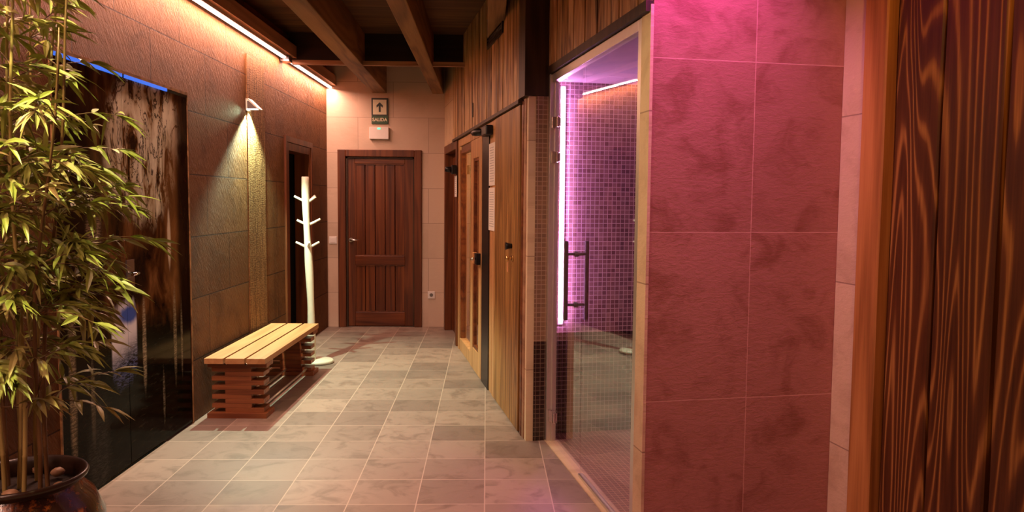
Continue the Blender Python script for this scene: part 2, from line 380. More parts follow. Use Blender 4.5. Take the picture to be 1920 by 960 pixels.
# ================================================================== SETTING
struct(MB().box(-3.2, 3.2, -1.6, 9.5, -.12, 0).build('floor', 'floor'), 'grey-brown square stone tile floor of the corridor', 'floor')
struct(MB().box(-3.2, 3.2, -1.6, 9.5, CEIL, CEIL+.08).build('ceiling', 'ceil_wood'), 'dark wooden board ceiling above the corridor beams', 'ceiling')
mb = wall_open(MB(), -1.6, 9.26, 0, CEIL, 0, .16, [(3.64, 5.18, 0, 2.185), (7.45, 8.36, 0, 2.04)])
struct(mb.build('wall_left', 'stone_left', frame=LEFT), 'brown split-face stone wall left of the corridor', 'wall')
struct(MB().box(6.355, 6.805, -.008, .002, 0, 2.66).build('trim_1', 'sticks', frame=LEFT), 'vertical band of thin stone sticks below the wall lamp', 'wall trim')
mb = wall_open(MB(), -1.9, -.40, 0, CEIL, BY, BY+.2, [(-1.69, -.80, 0, 2.05)])
struct(mb.build('wall_back', 'stone_back'), 'beige stone tile wall around the far wooden door', 'wall')
struct(MB().box(-3.2, 3.2, -1.6, -1.45, 0, CEIL).build('wall_front', 'stone_back'), 'beige wall behind the viewpoint', 'wall')
# right facade (beige stone) with its door openings
mb = wall_open(MB(), 4.84, 9.40, 0, CEIL, -.14, 0, [(5.0, 5.90, 0, 2.13), (5.90, 7.99, 0, 2.13), (8.06, 9.17, 0, 2.12)])
mb.box(8.0, 9.2, -.30, -.29, 0, 2.3)
struct(mb.build('wall_right', 'stone_strip', frame=FAC), 'beige stone wall holding the row of doors on the right', 'wall')
# near pillar
mb = MB().box(3.20, 3.30, -1.16, -.145, 0, CEIL)
struct(mb.build('wall_pillar', 'stone_pillar', frame=FAC), 'broad stone tiled pillar face washed in pink light', 'wall')
struct(MB().box(3.198, 3.30, -.145, -.132, 0, 2.30).build('trim_2', 'stone_strip', frame=FAC), 'narrow beige stone jamb between glass panel and pink pillar', 'wall trim')
struct(MB().box(3.036, 3.198, -1.16, -1.01, 0, CEIL).build('trim_3', 'stone_strip', frame=FAC), 'beige travertine strip between pink pillar and wooden frame', 'wall trim')
struct(MB().box(-1.8, 3.036, -1.30, -1.06, 0, CEIL).build('wall_near', 'post_dark', frame=FAC), 'dark backing wall behind the near rustic planks', 'wall')

# near plank wall: separate wide boards, seams between, slightly wavy edges
def board(mb, s0, s1, y0, y1, z0, z1, wob, seed, n=26):
    for side in (0,):
        pass
    L = []; R = []
    for i in range(n+1):
        z = z0+(z1-z0)*i/n
        L.append((s0 + wob*mnoise.noise(Vector((seed, z*2.1, 0))), z)); R.append((s1 + wob*mnoise.noise(Vector((seed+9, z*2.1, 4))), z))
    prev = None
    for (a, z), (b, _) in zip(L, R):
        ch = .006
        ring = [mb.bm.verts.new(p) for p in ((a, y0, z), (a, y1-ch, z), (a+ch, y1, z), (b-ch, y1, z), (b, y1-ch, z), (b, y0, z))]
        if prev:
            for k in range(6): mb.bm.faces.new([prev[k], prev[(k+1) % 6], ring[(k+1) % 6], ring[k]])
        else: mb.bm.faces.new(ring)
        prev = ring
    mb.bm.faces.new(list(reversed(prev)))
seams = [2.885, 2.635, 2.350, 2.08, 1.80, 1.52, 1.25, .95, .66, .38, .1, -.2, -.5, -.8, -1.1, -1.4]
pl = thing('plank_cladding', FAC, (2.35, -1.02, 0), 'wall of wide rustic red-brown planks at the right edge', 'wall cladding', kind='structure'); pl.name = 'wall_planks'
for i in range(len(seams)-1):
    mb = MB(); board(mb, seams[i+1]+.008, seams[i]-.008, -1.06, -1.022 + .004*(i % 2), 0, CEIL, .005, i*3.3)
    mm = M['plank_near']
    o = mb.build('plank', mm, pl, org=(2.35, -1.02, 0)); 
    if i < 3: o['label'] = ['darkest plank beside the smooth orange wooden frame', 'plank with long arched grain lines', 'plank at the right edge of the photo'][i]
mb = MB(); board(mb, 2.895, 3.034, -1.055, -.985, 0, CEIL, .004, 50)
struct(mb.build('trim_4', 'frame_near', frame=FAC), 'smooth orange-brown wooden upright beside the rustic planks', 'wooden post')

# plank bands above the doors
mb = MB(); s = 5.0
while s < 8.28:
    wv = random.uniform(.085, .105); e = min(s+wv, 8.30); mb.box(s+.004, e-.003, 0.0, .028+random.uniform(-.003,.003), 2.135, CEIL); s = e
struct(mb.build('trim_5', 'plank_band', frame=FAC), 'band of weathered vertical boards above the sauna doors', 'wall cladding')
struct(MB().box(5.0, 8.295, .0, .005, 2.137, CEIL).build('trim_13', 'post_dark', frame=FAC), 'dark sheet painting shade into the gaps of the far board band', 'wall trim')  # sheet added so the gaps between boards read as shade
struct(MB().box(3.205, 4.824, -.165, -.143, 2.317, CEIL).build('trim_14', 'post_dark', frame=FAC), 'dark sheet painting shade into the gaps of the boards over the glass door', 'wall trim')  # gap shade above the shower glass, put in as a dark sheet
mb = MB().box(4.985, 8.31, .0, .036, 2.112, 2.136)
struct(mb.build('trim_6', 'post_dark', frame=FAC), 'dark strip painted as the shadow line under the far board band', 'wall trim')  # shadow line below the protruding boards, laid in as a dark strip
mb = MB().box(4.825, 4.998, -.145, .03, 2.14, CEIL)
struct(mb.build('trim_7', 'post_dark', frame=FAC), 'dark wooden corner post above the mosaic jamb', 'wall trim')
mb = MB(); s = 3.205
while s < 4.845:
    wv = random.uniform(.1, .13); e = min(s+wv, 4.845); mb.box(s+.004, e-.004, -.145, -.118+random.uniform(-.003,.003), 2.315, CEIL); s = e
struct(mb.build('trim_8', 'plank_band', frame=FAC), 'band of weathered vertical boards above the glass shower door', 'wall cladding')
struct(MB().box(3.205, 4.845, -.17, -.112, 2.272, 2.316).build('trim_9', 'post_dark', frame=FAC), 'lintel batten with shadow in its dark colour, between the boards and the glass door frame', 'wall trim')  # lintel strip; shadow beneath the boards goes into its colour

# mosaic jamb facing the viewer
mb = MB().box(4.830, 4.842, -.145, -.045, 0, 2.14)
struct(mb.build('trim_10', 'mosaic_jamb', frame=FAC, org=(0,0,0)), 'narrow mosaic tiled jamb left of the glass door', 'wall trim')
# shower room
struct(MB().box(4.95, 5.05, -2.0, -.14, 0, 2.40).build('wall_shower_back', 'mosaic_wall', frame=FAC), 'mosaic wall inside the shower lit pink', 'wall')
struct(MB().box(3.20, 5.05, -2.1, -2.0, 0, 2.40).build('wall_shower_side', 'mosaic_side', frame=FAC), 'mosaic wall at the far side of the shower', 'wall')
struct(MB().box(3.28, 5.05, -2.1, -.17, 2.25, 2.31).build('ceiling_shower', 'plaster', frame=FAC), 'smooth pink lit ceiling of the shower', 'ceiling')
struct(MB().box(3.28, 4.95, -2.0, -.20, 0, .006).build('floor_shower', 'mosaic_floor', frame=FAC), 'small red-brown mosaic floor of the shower', 'floor')
struct(MB().box(3.20, 3.28, -2.1, -1.16, 0, CEIL).build('wall_shower_front', 'stone_back', frame=FAC), 'wall closing the shower behind the pillar', 'wall')

# ------------------------------------------------------------------ beams
def beam(pts, z0, z1, label, mat='beam_wood'):
    """a long joist; pts are left/right edges at both ends"""
    mb = MB(); mb.prism(pts, 'z', z0, z1)
    return tag(mb.build('ceiling_beam', mat, bevel=.006), label, 'beam')
beam([(-1.215,-1.4), (-1.075,-1.4), (-1.165,BY-.002), (-1.33,BY-.002)], 2.74, CEIL, 'left long exposed wooden ceiling beam running to the far wall')
beam([(-.63,-1.4), (-.505,-1.4), (-.505,BY-.002), (-.635,BY-.002)], 2.74, CEIL, 'middle long exposed wooden ceiling beam, reaching the far right corner')
beam([(.0,-1.4), (.12,-1.4), (.12,5.5), (.0,6.2)], 2.74, CEIL, 'short ceiling beam dying into the board band by the vent')
mb = MB().box(-1.86, .0, 7.45, 7.60, 2.80, CEIL)
tag(mb.build('cross_beam', 'shaded_beam'), 'cross beam coloured black for its shadow, under the ceiling behind the thin rail', 'beam')
mb = MB().box(-1.80, -.19, 7.33, 7.37, 2.745, 2.785)
tag(mb.build('ceiling_rail', 'fascia'), 'thin wooden rail crossing below the ceiling beams', 'rail')
# cove ledger + led strip
struct(MB().box(-1.4, 9.20, -.115, -.002, 2.82, 2.93).build('trim_11', 'fascia', frame=LEFT), 'salmon lit wooden ledger above the light strip', 'wall trim')
t = thing('led_strip', LEFT, (7.0, 0, 2.80), 'long glowing pinkish light strip under the left wall ledger', 'light strip')
MB().box(-1.4, 9.18, -.075, -.02, 2.800, 2.82).build('channel', 'alu', t, org=(7.0, 0, 2.80))
for a, b in ((-1.4, 7.28), (7.40, 9.17)):
    MB().box(a, b, -.062, -.030, 2.790, 2.800).build('diffuser', 'led_cove', t, org=(7.0, 0, 2.80))
    light('AREA', 'cove_light', LEFT, ((a+b)/2, -.06, 2.782), ((a+b)/2, -.03, 2.5), COVE[0]*(b-a)/10.5, COVE[1], b-a, sy=.03, parent=t, xdir=(1,0,0))
MB().box(7.28, 7.40, -.09, -.01, 2.765, 2.82).build('connector', 'dark_steel', t, org=(7.0, 0, 2.80))

# ================================================================== DOORS
# --- mural glass door
org = (4.31, 0, 0)
t = thing('door_1', LEFT, org, 'glossy double door printed with a dark cave and water picture', 'door', kind='structure')

def part(mb, name, mat, t, o=None, bevel=0.0): return mb.build(name, mat, t, org=o if o is not None else ORG[0], bevel=bevel)
ORG = [org]
part(MB().box(3.652, 4.306, -.004, .010, .016, 2.150), 'leaf', 'mural', t)
lf = part(MB().box(4.312, 4.862, -.004, .010, .016, 2.150), 'leaf', 'mural', t)
part(MB().box(4.866, 5.168, -.002, .010, .016, 2.150), 'side_panel', 'mural', t)
part(MB().box(3.64, 5.18, -.008, .012, 2.168, 2.186).box(3.64, 3.650, -.008, .012, 0, 2.168).box(5.170, 5.18, -.008, .012, 0, 2.168), 'frame', 'beam_wood', t)
part(MB().box(3.652, 5.168, -.003, .010, 2.152, 2.166), 'top_rail', 'black', t)
part(MB().box(3.66, 4.302, -.012, -.004, 2.150, 2.168), 'light_strip', 'led_blue', t)
part(MB().box(4.335, 4.860, -.012, -.004, 2.150, 2.168), 'light_strip', 'led_blue', t)
part(MB().box(3.652, 4.74, -.016, -.002, .0, .014), 'threshold', 'chrome', t)
hd = MB().box(4.30, 4.385, -.012, -.004, 1.0, 1.16)
hp = part(hd, 'lock_plate', 'dark_steel', t)
part(MB().tube([(4.35, -.012, 1.085), (4.35, -.05, 1.085), (4.27, -.055, 1.085)], .009), 'handle', 'chrome', t)
M_dim = None

# --- left dark doorway
ORG[0] = (7.9, 0, 0)
t = thing('door_2', LEFT, ORG[0], 'dark open doorway in the left wall behind the white coat stand', 'door', kind='structure')
part(MB().box(7.45, 7.53, -.012, .14, 0, 2.04).box(8.29, 8.36, -.012, .14, 0, 2.04).box(7.53, 8.29, -.012, .14, 1.97, 2.04), 'door_frame', 'door_frame', t)
part(MB().box(7.40, 7.45, -.02, .0, 0, 2.10).box(7.45, 8.42, -.02, .0, 2.045, 2.10).box(8.36, 8.42, -.02, .0, 0, 2.045), 'architrave', 'door_frame', t)

mb = MB().box(7.38, 8.44, 1.2, 1.25, 0, 2.1).box(7.38, 7.43, .16, 1.2, 0, 2.1).box(8.39, 8.44, .16, 1.2, 0, 2.1).box(7.38, 8.44, .16, 1.25, 2.1, 2.14).box(7.38, 8.44, .16, 1.25, -.02, 0.004)
struct(mb.build('wall_side_room', 'painted_dark', frame=LEFT), 'side room behind the left doorway with darkness painted on its walls', 'wall')
# --- far wooden door
ORG[0] = (-1.24, BY, 0)
t = thing('door_3', I4, ORG[0], 'mahogany two panel door at the far end under the exit sign', 'door', kind='structure')
part(MB().box(-1.737, -1.645, BY-.022, BY+.1, 0, 2.085).box(-.845, -.758, BY-.022, BY+.1, 0, 2.085).box(-1.645, -.845, BY-.022, BY+.1, 2.005, 2.085), 'door_frame', 'door_frame', t, bevel=.006)
part(MB().box(-1.645, -1.625, BY+.01, BY+.1, 0, 2.005).box(-.865, -.845, BY+.01, BY+.1, 0, 2.005).box(-1.645, -.845, BY+.01, BY+.1, 1.985, 2.005), 'rebate', 'post_dark', t)
lf = part(MB().box(-1.628, -1.545, BY+.03, BY+.07, .008, 1.985).box(-.960, -.862, BY+.03, BY+.07, .008, 1.985), 'stile', 'door_frame', t, bevel=.003)
part(MB().box(-1.545, -.960, BY+.03, BY+.07, 1.925, 1.985).box(-1.545, -.960, BY+.026, BY+.07, .735, .845).box(-1.545, -.960, BY+.03, BY+.07, .008, .175), 'rail', 'mahog_h', t, bevel=.005)
for z0, z1 in ((.845, 1.925), (.175, .735)):
    mb = MB(); wd = (.96-1.545)/5
    for k in range(5):
        a = -1.545 + k*.117; mb.prism([(a+.0025, BY+.055), (a+.006, BY+.046), (a+.111, BY+.046), (a+.1145, BY+.055), (a+.1145, BY+.07), (a+.0025, BY+.07)], 'z', z0, z1)
    part(mb, 'upper_panel' if z0 > .5 else 'lower_panel', 'door_dark', t)
    part(MB().box(-1.545, -1.533, BY+.034, BY+.06, z0, z1).box(-.972, -.960, BY+.034, BY+.06, z0, z1).box(-1.533, -.972, BY+.034, BY+.06, z1-.012, z1).box(-1.533, -.972, BY+.034, BY+.06, z0, z0+.012), 'panel_moulding', 'door_frame', t)
part(MB().box(-1.645, -.845, BY+.075, BY+.08, 0, 2.0), 'backing', 'painted_dark', t)
h = part(MB().tube([(-1.592, BY+.03, 1.03), (-1.592, BY+.018, 1.03)], .026, 20), 'rose', 'steel', t)
part(MB().tube([(-1.592, BY+.02, 1.03), (-1.592, BY-.028, 1.03), (-1.565, BY-.034, 1.03), (-1.49, BY-.034, 1.032)], .010), 'handle', 'steel', t)

# --- dark door on the right, beyond the sauna
ORG[0] = (8.6, 0, 0)
t = thing('door_4', FAC, ORG[0], 'dark mahogany door deep in its frame at the far right corner', 'door', kind='structure')
part(MB().box(8.06, 8.15, -.12, .02, 0, 2.12).box(9.08, 9.17, -.12, .02, 0, 2.12).box(8.15, 9.08, -.12, .02, 2.03, 2.12), 'door_frame', 'door_frame', t, bevel=.005)
part(MB().box(8.15, 9.08, -.10, -.07, .005, 2.03), 'door_leaf', 'door_dark', t)
part(MB().tube([(8.24, -.07, 1.03), (8.24, -.02, 1.03), (8.34, -.02, 1.03)], .010), 'handle', 'steel', t)
c = part(MB().box(8.02, 8.12, .02, .075, 1.77, 1.86), 'door_closer', 'black', t, bevel=.008)
part(MB().tube([(8.07, .07, 1.815), (8.08, .135, 1.82)], [.032, .024], 16), 'closer_arm', 'black', t)

# --- sauna door with its side window
ORG[0] = (6.9, 0, 0)
t = thing('door_5', FAC, ORG[0], 'pine framed sauna door with glass panes and black edge', 'door', kind='structure')
part(MB().box(7.90, 7.985, -.09, .012, 0, 2.11).box(5.905, 7.90, -.09, .012, 2.035, 2.11).box(7.10, 7.13, -.06, .006, 0.12, 2.035).box(7.13, 7.90, -.07, .006, 0, .12), 'door_frame', 'pine', t, bevel=.004)
part(MB().box(7.86, 7.90, -.05, -.002, .12, 2.0).box(7.13, 7.17, -.05, -.002, .12, 2.0).box(7.17, 7.86, -.05, -.002, 1.965, 2.035), 'window_bead', 'mahog_h', t)
part(MB().box(7.17, 7.86, -.035, -.027, .12, 1.965), 'side_pane', 'sauna_glass', t)
part(MB().box(6.50, 6.635, -.03, .018, .01, 2.03).box(6.965, 7.095, -.03, .018, .01, 2.03).box(6.635, 6.965, -.03, .018, 1.87, 2.03).box(6.635, 6.965, -.03, .018, .01, .20), 'door_leaf', 'pine', t, bevel=.003)
part(MB().box(6.635, 6.66, -.025, .010, .20, 1.87).box(6.94, 6.965, -.025, .010, .20, 1.87).box(6.66, 6.94, -.025, .010, 1.845, 1.87).box(6.66, 6.94, -.025, .010, .20, .225), 'window_bead', 'mahog_h', t)
part(MB().box(6.66, 6.94, -.012, -.004, .225, 1.845), 'door_pane', 'sauna_glass', t)
part(MB().box(6.17, 6.495, -.06, .014, 0, 2.035), 'edge_panel', 'black', t)
part(MB().box(5.905, 6.01, -.06, .012, 0, 2.035).box(6.055, 6.168, -.06, .006, 0, 2.035).box(6.01, 6.055, -.06, -.004, 0, 2.035), 'side_post', 'pine', t, bevel=.003)
part(MB().box(6.0, 6.22, .012, .07, 2.0, 2.075), 'door_closer', 'black', t, bevel=.01)
part(MB().tube([(6.22, .05, 2.04), (6.35, .085, 2.045), (6.42, .10, 2.045)], [.028, .03, .022], 14), 'closer_arm', 'black', t)
hb = part(MB().box(6.52, 6.62, .018, .055, .97, 1.065), 'lock_case', 'black', t, bevel=.004)
part(MB().box(6.70, 6.78, .018, .05, .965, 1.06), 'handle_block', 'pine', t, bevel=.004)
part(MB().tube([(6.55, .05, 1.02), (6.53, .095, 1.02), (6.38, .10, 1.03)], .011), 'handle', 'chrome', t)
# sauna cabin behind the panes
mb = MB().box(8.0, 8.05, -1.7, -.145, 0, 2.13).box(5.92, 5.97, -1.7, -.145, 0, 2.13).box(5.92, 8.05, -1.75, -1.7, 0, 2.13).box(5.92, 8.05, -1.75, -.145, 2.13, 2.17)
struct(mb.build('wall_sauna', 'pine_pale', frame=FAC), 'pale pine lining of the sauna cabin seen through its panes', 'wall')

# --- board door
ORG[0] = (5.45, 0, 0)
t = thing('door_6', FAC, ORG[0], 'rustic brown board door with lock and key nearest the mosaic jamb', 'door', kind='structure')
part(MB().box(4.945, 4.995, -.06, .010, 0, 2.125), 'door_frame', 'mahog_h', t, bevel=.003)
part(MB().box(4.885, 4.945, -.06, .006, 0, 2.135), 'architrave', 'fascia', t, bevel=.003)
part(MB().box(5.0, 5.885, -.06, -.05, 0, 2.11), 'backing', 'painted_dark', t)
mb = MB()
for a, b in ((5.012, 5.20), (5.203, 5.425), (5.428, 5.66), (5.663, 5.885)): mb.box(a, b, -.03, .018, .012, 2.108)
part(mb, 'door_leaf', 'board_door', t, bevel=.003)
k = part(MB().tube([(5.235, .018, 1.203), (5.235, .045, 1.203), (5.235, .06, 1.203)], [.016, .02, .026], 16), 'knob', 'black', t)
part(MB().tube([(5.19, .018, 1.125), (5.19, .028, 1.125)], .02, 16), 'lock', 'brass', t)
t2 = thing('door_key', FAC, (5.19, .028, 1.125), 'small key with tag hanging from the lock of the rustic board door', 'key')
O2 = (5.19, .028, 1.125)
part(MB().tube([(5.19, .028, 1.125), (5.19, .05, 1.125)], .004, 8).tube([(5.19, .055, 1.125+.012), (5.19, .057, 1.125-.014)], .011, 8), 'key_bow', 'brass', t2, O2)
part(MB().box(5.182, 5.205, .052, .056, 1.035, 1.10), 'tag', 'orange_tag', t2, O2, bevel=.001)

# --- shower glass door and fixed pane
ORG[0] = (4.5, -.153, 0)
t = thing('door_7', FAC, ORG[0], 'frameless clear glass shower door with tall bar handle', 'door', kind='structure')
part(MB().box(4.795, 4.838, -.180, -.122, 0, 2.27).box(4.783, 4.795, -.172, -.150, 0, 2.225), 'jamb_profile', 'alu', t, bevel=.002)
part(MB().box(4.172, 4.782, -.161, -.153, .014, 2.215), 'glass_leaf', 'glass', t)
for z in (1.977, 1.768, .175):
    h = part(MB().box(4.765, 4.81, -.150, -.128, z-.036, z+.036).box(4.70, 4.768, -.153, -.141, z-.032, z+.032).box(4.725, 4.768, -.171, -.161, z-.026, z+.026), 'hinge', 'chrome', t, bevel=.002)
    part(MB().tube([(4.788, -.139, z-.034), (4.788, -.139, z+.034)], .010, 12), 'hinge_pin', 'dark_steel', h, (0,0,0)) if False else None
part(MB().box(4.288, 4.312, -.108, -.088, .845, 1.285).box(4.288, 4.312, -.226, -.206, .845, 1.285).tube([(4.30, -.21, 1.212), (4.30, -.10, 1.212)], .008, 12).tube([(4.30, -.21, .93), (4.30, -.10, .93)], .008, 12).tube([(4.30, -.168, 1.212), (4.30, -.146, 1.212)], .016, 12).tube([(4.30, -.168, .93), (4.30, -.146, .93)], .016, 12), 'bar_handle', 'dark_steel', t, bevel=.003)
ORG[0] = (3.77, -.153, 0)
t = thing('window_1', FAC, ORG[0], 'fixed clear glass pane between the glass door and pink pillar', 'glass panel', kind='structure')
part(MB().box(3.345, 4.165, -.161, -.153, .016, 2.222), 'pane', 'glass', t)
part(MB().box(3.302, 3.345, -.178, -.134, 0, 2.27), 'side_profile', 'alu', t, bevel=.002)
part(MB().box(3.345, 4.79, -.178, -.134, 2.222, 2.27), 'top_profile', 'alu', t, bevel=.002)
part(MB().box(3.345, 4.165, -.172, -.142, .006, .022), 'bottom_profile', 'steel', t, bevel=.002)
struct(MB().box(3.30, 4.84, -.20, -.12, .0, .007).build('trim_12', 'stone_strip', frame=FAC), 'pale stone sill strip under the shower glass', 'wall trim')
# shower light
t = thing('shower_light_strip', FAC, (4.94, -.2, .72), 'vertical glowing pink light strip inside the shower', 'light strip')
part(MB().box(4.940, 4.950, -.262, -.226, .715, 2.225), 'channel', 'alu', t, (4.94, -.2, .72))
part(MB().box(4.926, 4.940, -.251, -.237, .725, 2.215), 'diffuser', 'led_shower', t, (4.94, -.2, .72))

# ================================================================== THINGS ON THE FAR WALL
SY = BY-.012
t = thing('exit_sign', I4, (-1.244, SY, 2.38), 'green framed SALIDA exit sign with an up arrow above the far door', 'sign')
OS = (-1.244, SY, 2.38)
part(MB().box(-1.339, -1.149, SY-.006, BY-.001, 2.383, 2.682), 'panel', 'green_sign', t, OS, bevel=.002)
part(MB().box(-1.339, -1.149, SY-.009, SY-.006, 2.478, 2.682), 'border', 'sign_dark', t, OS)
part(MB().box(-1.322, -1.166, SY-.0115, SY-.009, 2.492, 2.662), 'arrow_field', 'sign_cream', t, OS)
mb = MB(); cx = -1.244
mb.prism([(cx-.011, 2.52), (cx+.011, 2.52), (cx+.011, 2.590), (cx+.036, 2.570), (cx+.036, 2.597), (cx, 2.632), (cx-.036, 2.597), (cx-.036, 2.570), (cx-.011, 2.590)], 'y', SY-.0135, SY-.0115)
part(mb, 'arrow', 'sign_dark', t, OS)
def text(s, size, mat, parent, org_w, loc, name='lettering', bold=.0):
    cu = bpy.data.curves.new('txt', 'FONT'); cu.body = s; cu.size = size; cu.align_x = 'CENTER'; cu.align_y = 'CENTER'; cu.extrude = .0012; cu.offset = bold
    tmp = bpy.data.objects.new('txt', cu); COL.objects.link(tmp)
    dg = bpy.context.evaluated_depsgraph_get(); me = bpy.data.meshes.new_from_object(tmp.evaluated_get(dg))
    bpy.data.objects.remove(tmp); me.name = name
    me.transform(Matrix.Translation(Vector(loc)-Vector(org_w)) @ Matrix.Rotation(PI/2, 4, 'X'))
    me.materials.clear(); me.materials.append(M[mat])
    o = bpy.data.objects.new(name, me); COL.objects.link(o); o.parent = parent; return o
text('SALIDA', .052, 'sign_cream', t, OS, (cx, SY-.008, 2.432), bold=.0015)

t = thing('emergency_light', I4, (-1.25, BY, 2.204), 'white box emergency light with green indicator below the exit sign', 'emergency light')
OE = (-1.25, BY, 2.204)
part(MB().box(-1.362, -1.138, BY-.05, BY-.001, 2.206, 2.346), 'body', 'white', t, OE, bevel=.006)
part(MB().box(-1.268, -1.232, BY-.053, BY-.049, 2.318, 2.338), 'indicator', 'led_green', t, OE, bevel=.002)
t = thing('light_switch', I4, (-1.797, BY, .985), 'white light switch left of the far door', 'light switch')
OW = (-1.797, BY, .985)
part(MB().box(-1.842, -1.752, BY-.010, BY-.001, .985, 1.072), 'plate', 'white', t, OW, bevel=.003)
part(MB().box(-1.826, -1.768, BY-.014, BY-.009, 1.001, 1.056), 'rocker', 'white', t, OW, bevel=.002)
t = thing('wall_socket', I4, (-.645, BY, .34), 'white power socket low on the wall right of the far door', 'socket')
OK_ = (-.645, BY, .34)
part(MB().box(-.688, -.602, BY-.010, BY-.001, .342, .428), 'plate', 'white', t, OK_, bevel=.003)
part(MB().tube([(-.645, BY-.0095, .385), (-.645, BY-.0125, .385)], .021, 20), 'recess', 'dark_steel', t, OK_)

# small wall things on the right
t = thing('vent_grille', FAC, (5.85, .028, 2.66), 'black slatted vent grille high in the board band', 'vent')
OV = (5.85, .028, 2.66)
part(MB().box(5.53, 6.16, .028, .040, 2.66, 2.685).box(5.53, 6.16, .028, .040, 2.86, 2.885).box(5.53, 5.555, .028, .040, 2.685, 2.86).box(6.135, 6.16, .028, .040, 2.685, 2.86), 'frame', 'black', t, OV)
part(MB().box(5.555, 6.135, .029, .031, 2.685, 2.86), 'backing', 'black', t, OV)
mb = MB()
for k in range(7): mb.box(5.555, 6.135, .031, .038, 2.692+k*.024, 2.700+k*.024)
part(mb, 'slats', 'black', t, OV)
o = tag(MB().box(6.895, 6.935, .028, .036, 2.225, 2.345).build('wall_plate', 'black', frame=FAC, org=(6.91, .03, 2.28)), 'small dark vertical slot plate on the board band', 'wall plate')
def notice(s0, s1, z0, z1, y, label, rows):
    oo = ((s0+s1)/2, y, z0)
    t = thing('paper_notice', FAC, oo, label, 'notice', 'white paper notices by the sauna doors')
    part(MB().box(s0, s1, y, y+.003, z0, z1), 'sheet', 'paper', t, oo)
    mb = MB(); n = rows; h = (z1-z0-.05)/n
    for k in range(n):
        zz = z0+.025+k*h; e = .03 + random.random()*.03*(k % 3)
        mb.box(s0+.03+e*.4, s1-.03-e*.2, y+.0029, y+.0036, zz+h*.38, zz+h*.56)
    part(mb, 'printed_lines', 'ink', t, oo)
notice(5.893, 6.15, 1.618, 1.94, .0145, 'upper of the two printed sheets beside the rustic board door', 14)
notice(5.893, 6.15, 1.275, 1.602, .0145, 'lower of the two printed sheets beside the rustic board door', 15)
notice(8.0, 8.16, 1.54, 1.755, .024, 'small printed sheet under the black closer of the far dark door', 8)

# ================================================================== WALL LAMP
OL = (6.385, 0, 2.21)
t = thing('wall_lamp', LEFT, OL, 'small wedge shaped metal wall lamp casting pale green light', 'lamp')
mb = MB(); mb.prism([(-.008, 2.300), (-.022, 2.302), (-.105, 2.222), (-.097, 2.215), (-.020, 2.290), (-.008, 2.290)], 'x', 6.335, 6.435)
part(mb, 'shade', 'alu', t, OL)
part(MB().box(6.335, 6.435, -.010, -.001, 2.205, 2.302), 'back_plate', 'alu', t, OL)
part(MB().prism([(-.012, 2.285), (-.022, 2.285), (-.090, 2.222), (-.012, 2.222)], 'x', 6.337, 6.341), 'side_cheek', 'dark_steel', t, OL)
part(MB().prism([(-.012, 2.285), (-.022, 2.285), (-.090, 2.222), (-.012, 2.222)], 'x', 6.429, 6.433), 'side_cheek', 'dark_steel', t, OL)
part(MB().box(6.345, 6.425, -.085, -.015, 2.222, 2.226), 'lens', 'lamp_glow', t, OL)
light('SPOT', 'lamp_beam', LEFT, (6.385, -.055, 2.212), (6.36, -.07, 1.2), WALL_LAMP[0], WALL_LAMP[1], .02, math.radians(112), .45, t)
light('SPOT', 'lamp_side_beam', LEFT, (6.375, -.05, 2.214), (5.7, -.01, 2.13), WALL_LAMP[0]*.008, (.7, 1, .6), .01, math.radians(34), .8, t)

# ceiling spotlights above the view; the floor and strip ones are added fill
def ceiling_spot(frame, loc, aim, P, ang, blend, label, size=.04):
    t = thing('ceiling_spotlight', frame, loc, label, 'spotlight')
    MB().tube([(0,0,0), (0,0,.06)], .045, 24).build('housing', 'black', t)
    MB().tube([(0,0,-.004), (0,0,.0)], .034, 24).build('lens', 'spot_glow', t)
    MB().tube([(0,0,.06), (0,0,CEIL-loc[2])], .012, 12).build('stem', 'black', t)
    light('SPOT', 'spot_beam', frame, (loc[0], loc[1], loc[2]-.012), aim, P[0], P[1], size, math.radians(ang), blend, t)
ceiling_spot(FAC, (2.80, -.24, 2.96), (3.2, -.34, 2.15), PINK_SPOT, 90, 1.0, 'black ceiling spotlight throwing pink light on the stone pillar')
ceiling_spot(FAC, (1.5, -.25, 2.96), (2.75, -.9, 1.4), WARM_SPOT, 95, .8, 'black ceiling spotlight aimed at the rustic plank wall')
ceiling_spot(I4, (-.85, 3.4, 2.70), (-.75, 5.3, 0), FLOOR_FILL, 100, .8, 'added unseen fill spotlight between the beams, brightening the floor')
ceiling_spot(I4, (-1.50, 2.15, 2.96), (-1.66, 2.85, 1.4), PLANT_SPOT, 75, .7, 'black ceiling spotlight directly over the potted bamboo')
ceiling_spot(FAC, (2.9, 1.55, 2.70), (3.12, -1.0, 1.2), STRIP_FILL, 46, .8, 'added unseen fill spotlight aimed across the corridor at the stone strips')
# sauna cabin bulb
t = thing('sauna_lamp', FAC, (7.3, -.9, 2.0), 'small round warm lamp on the sauna cabin ceiling', 'lamp')
MB().lathe((0,0,0), [(0,0), (.05,.01), (.07,.05), (.07,.13), (0,.13)], 24).build('shade', 'spot_glow', t)
light('POINT', 'sauna_bulb', FAC, (7.3, -.9, 1.93), (7.3, -.9, 0), 45, (1, .75, .48), .05, parent=t)

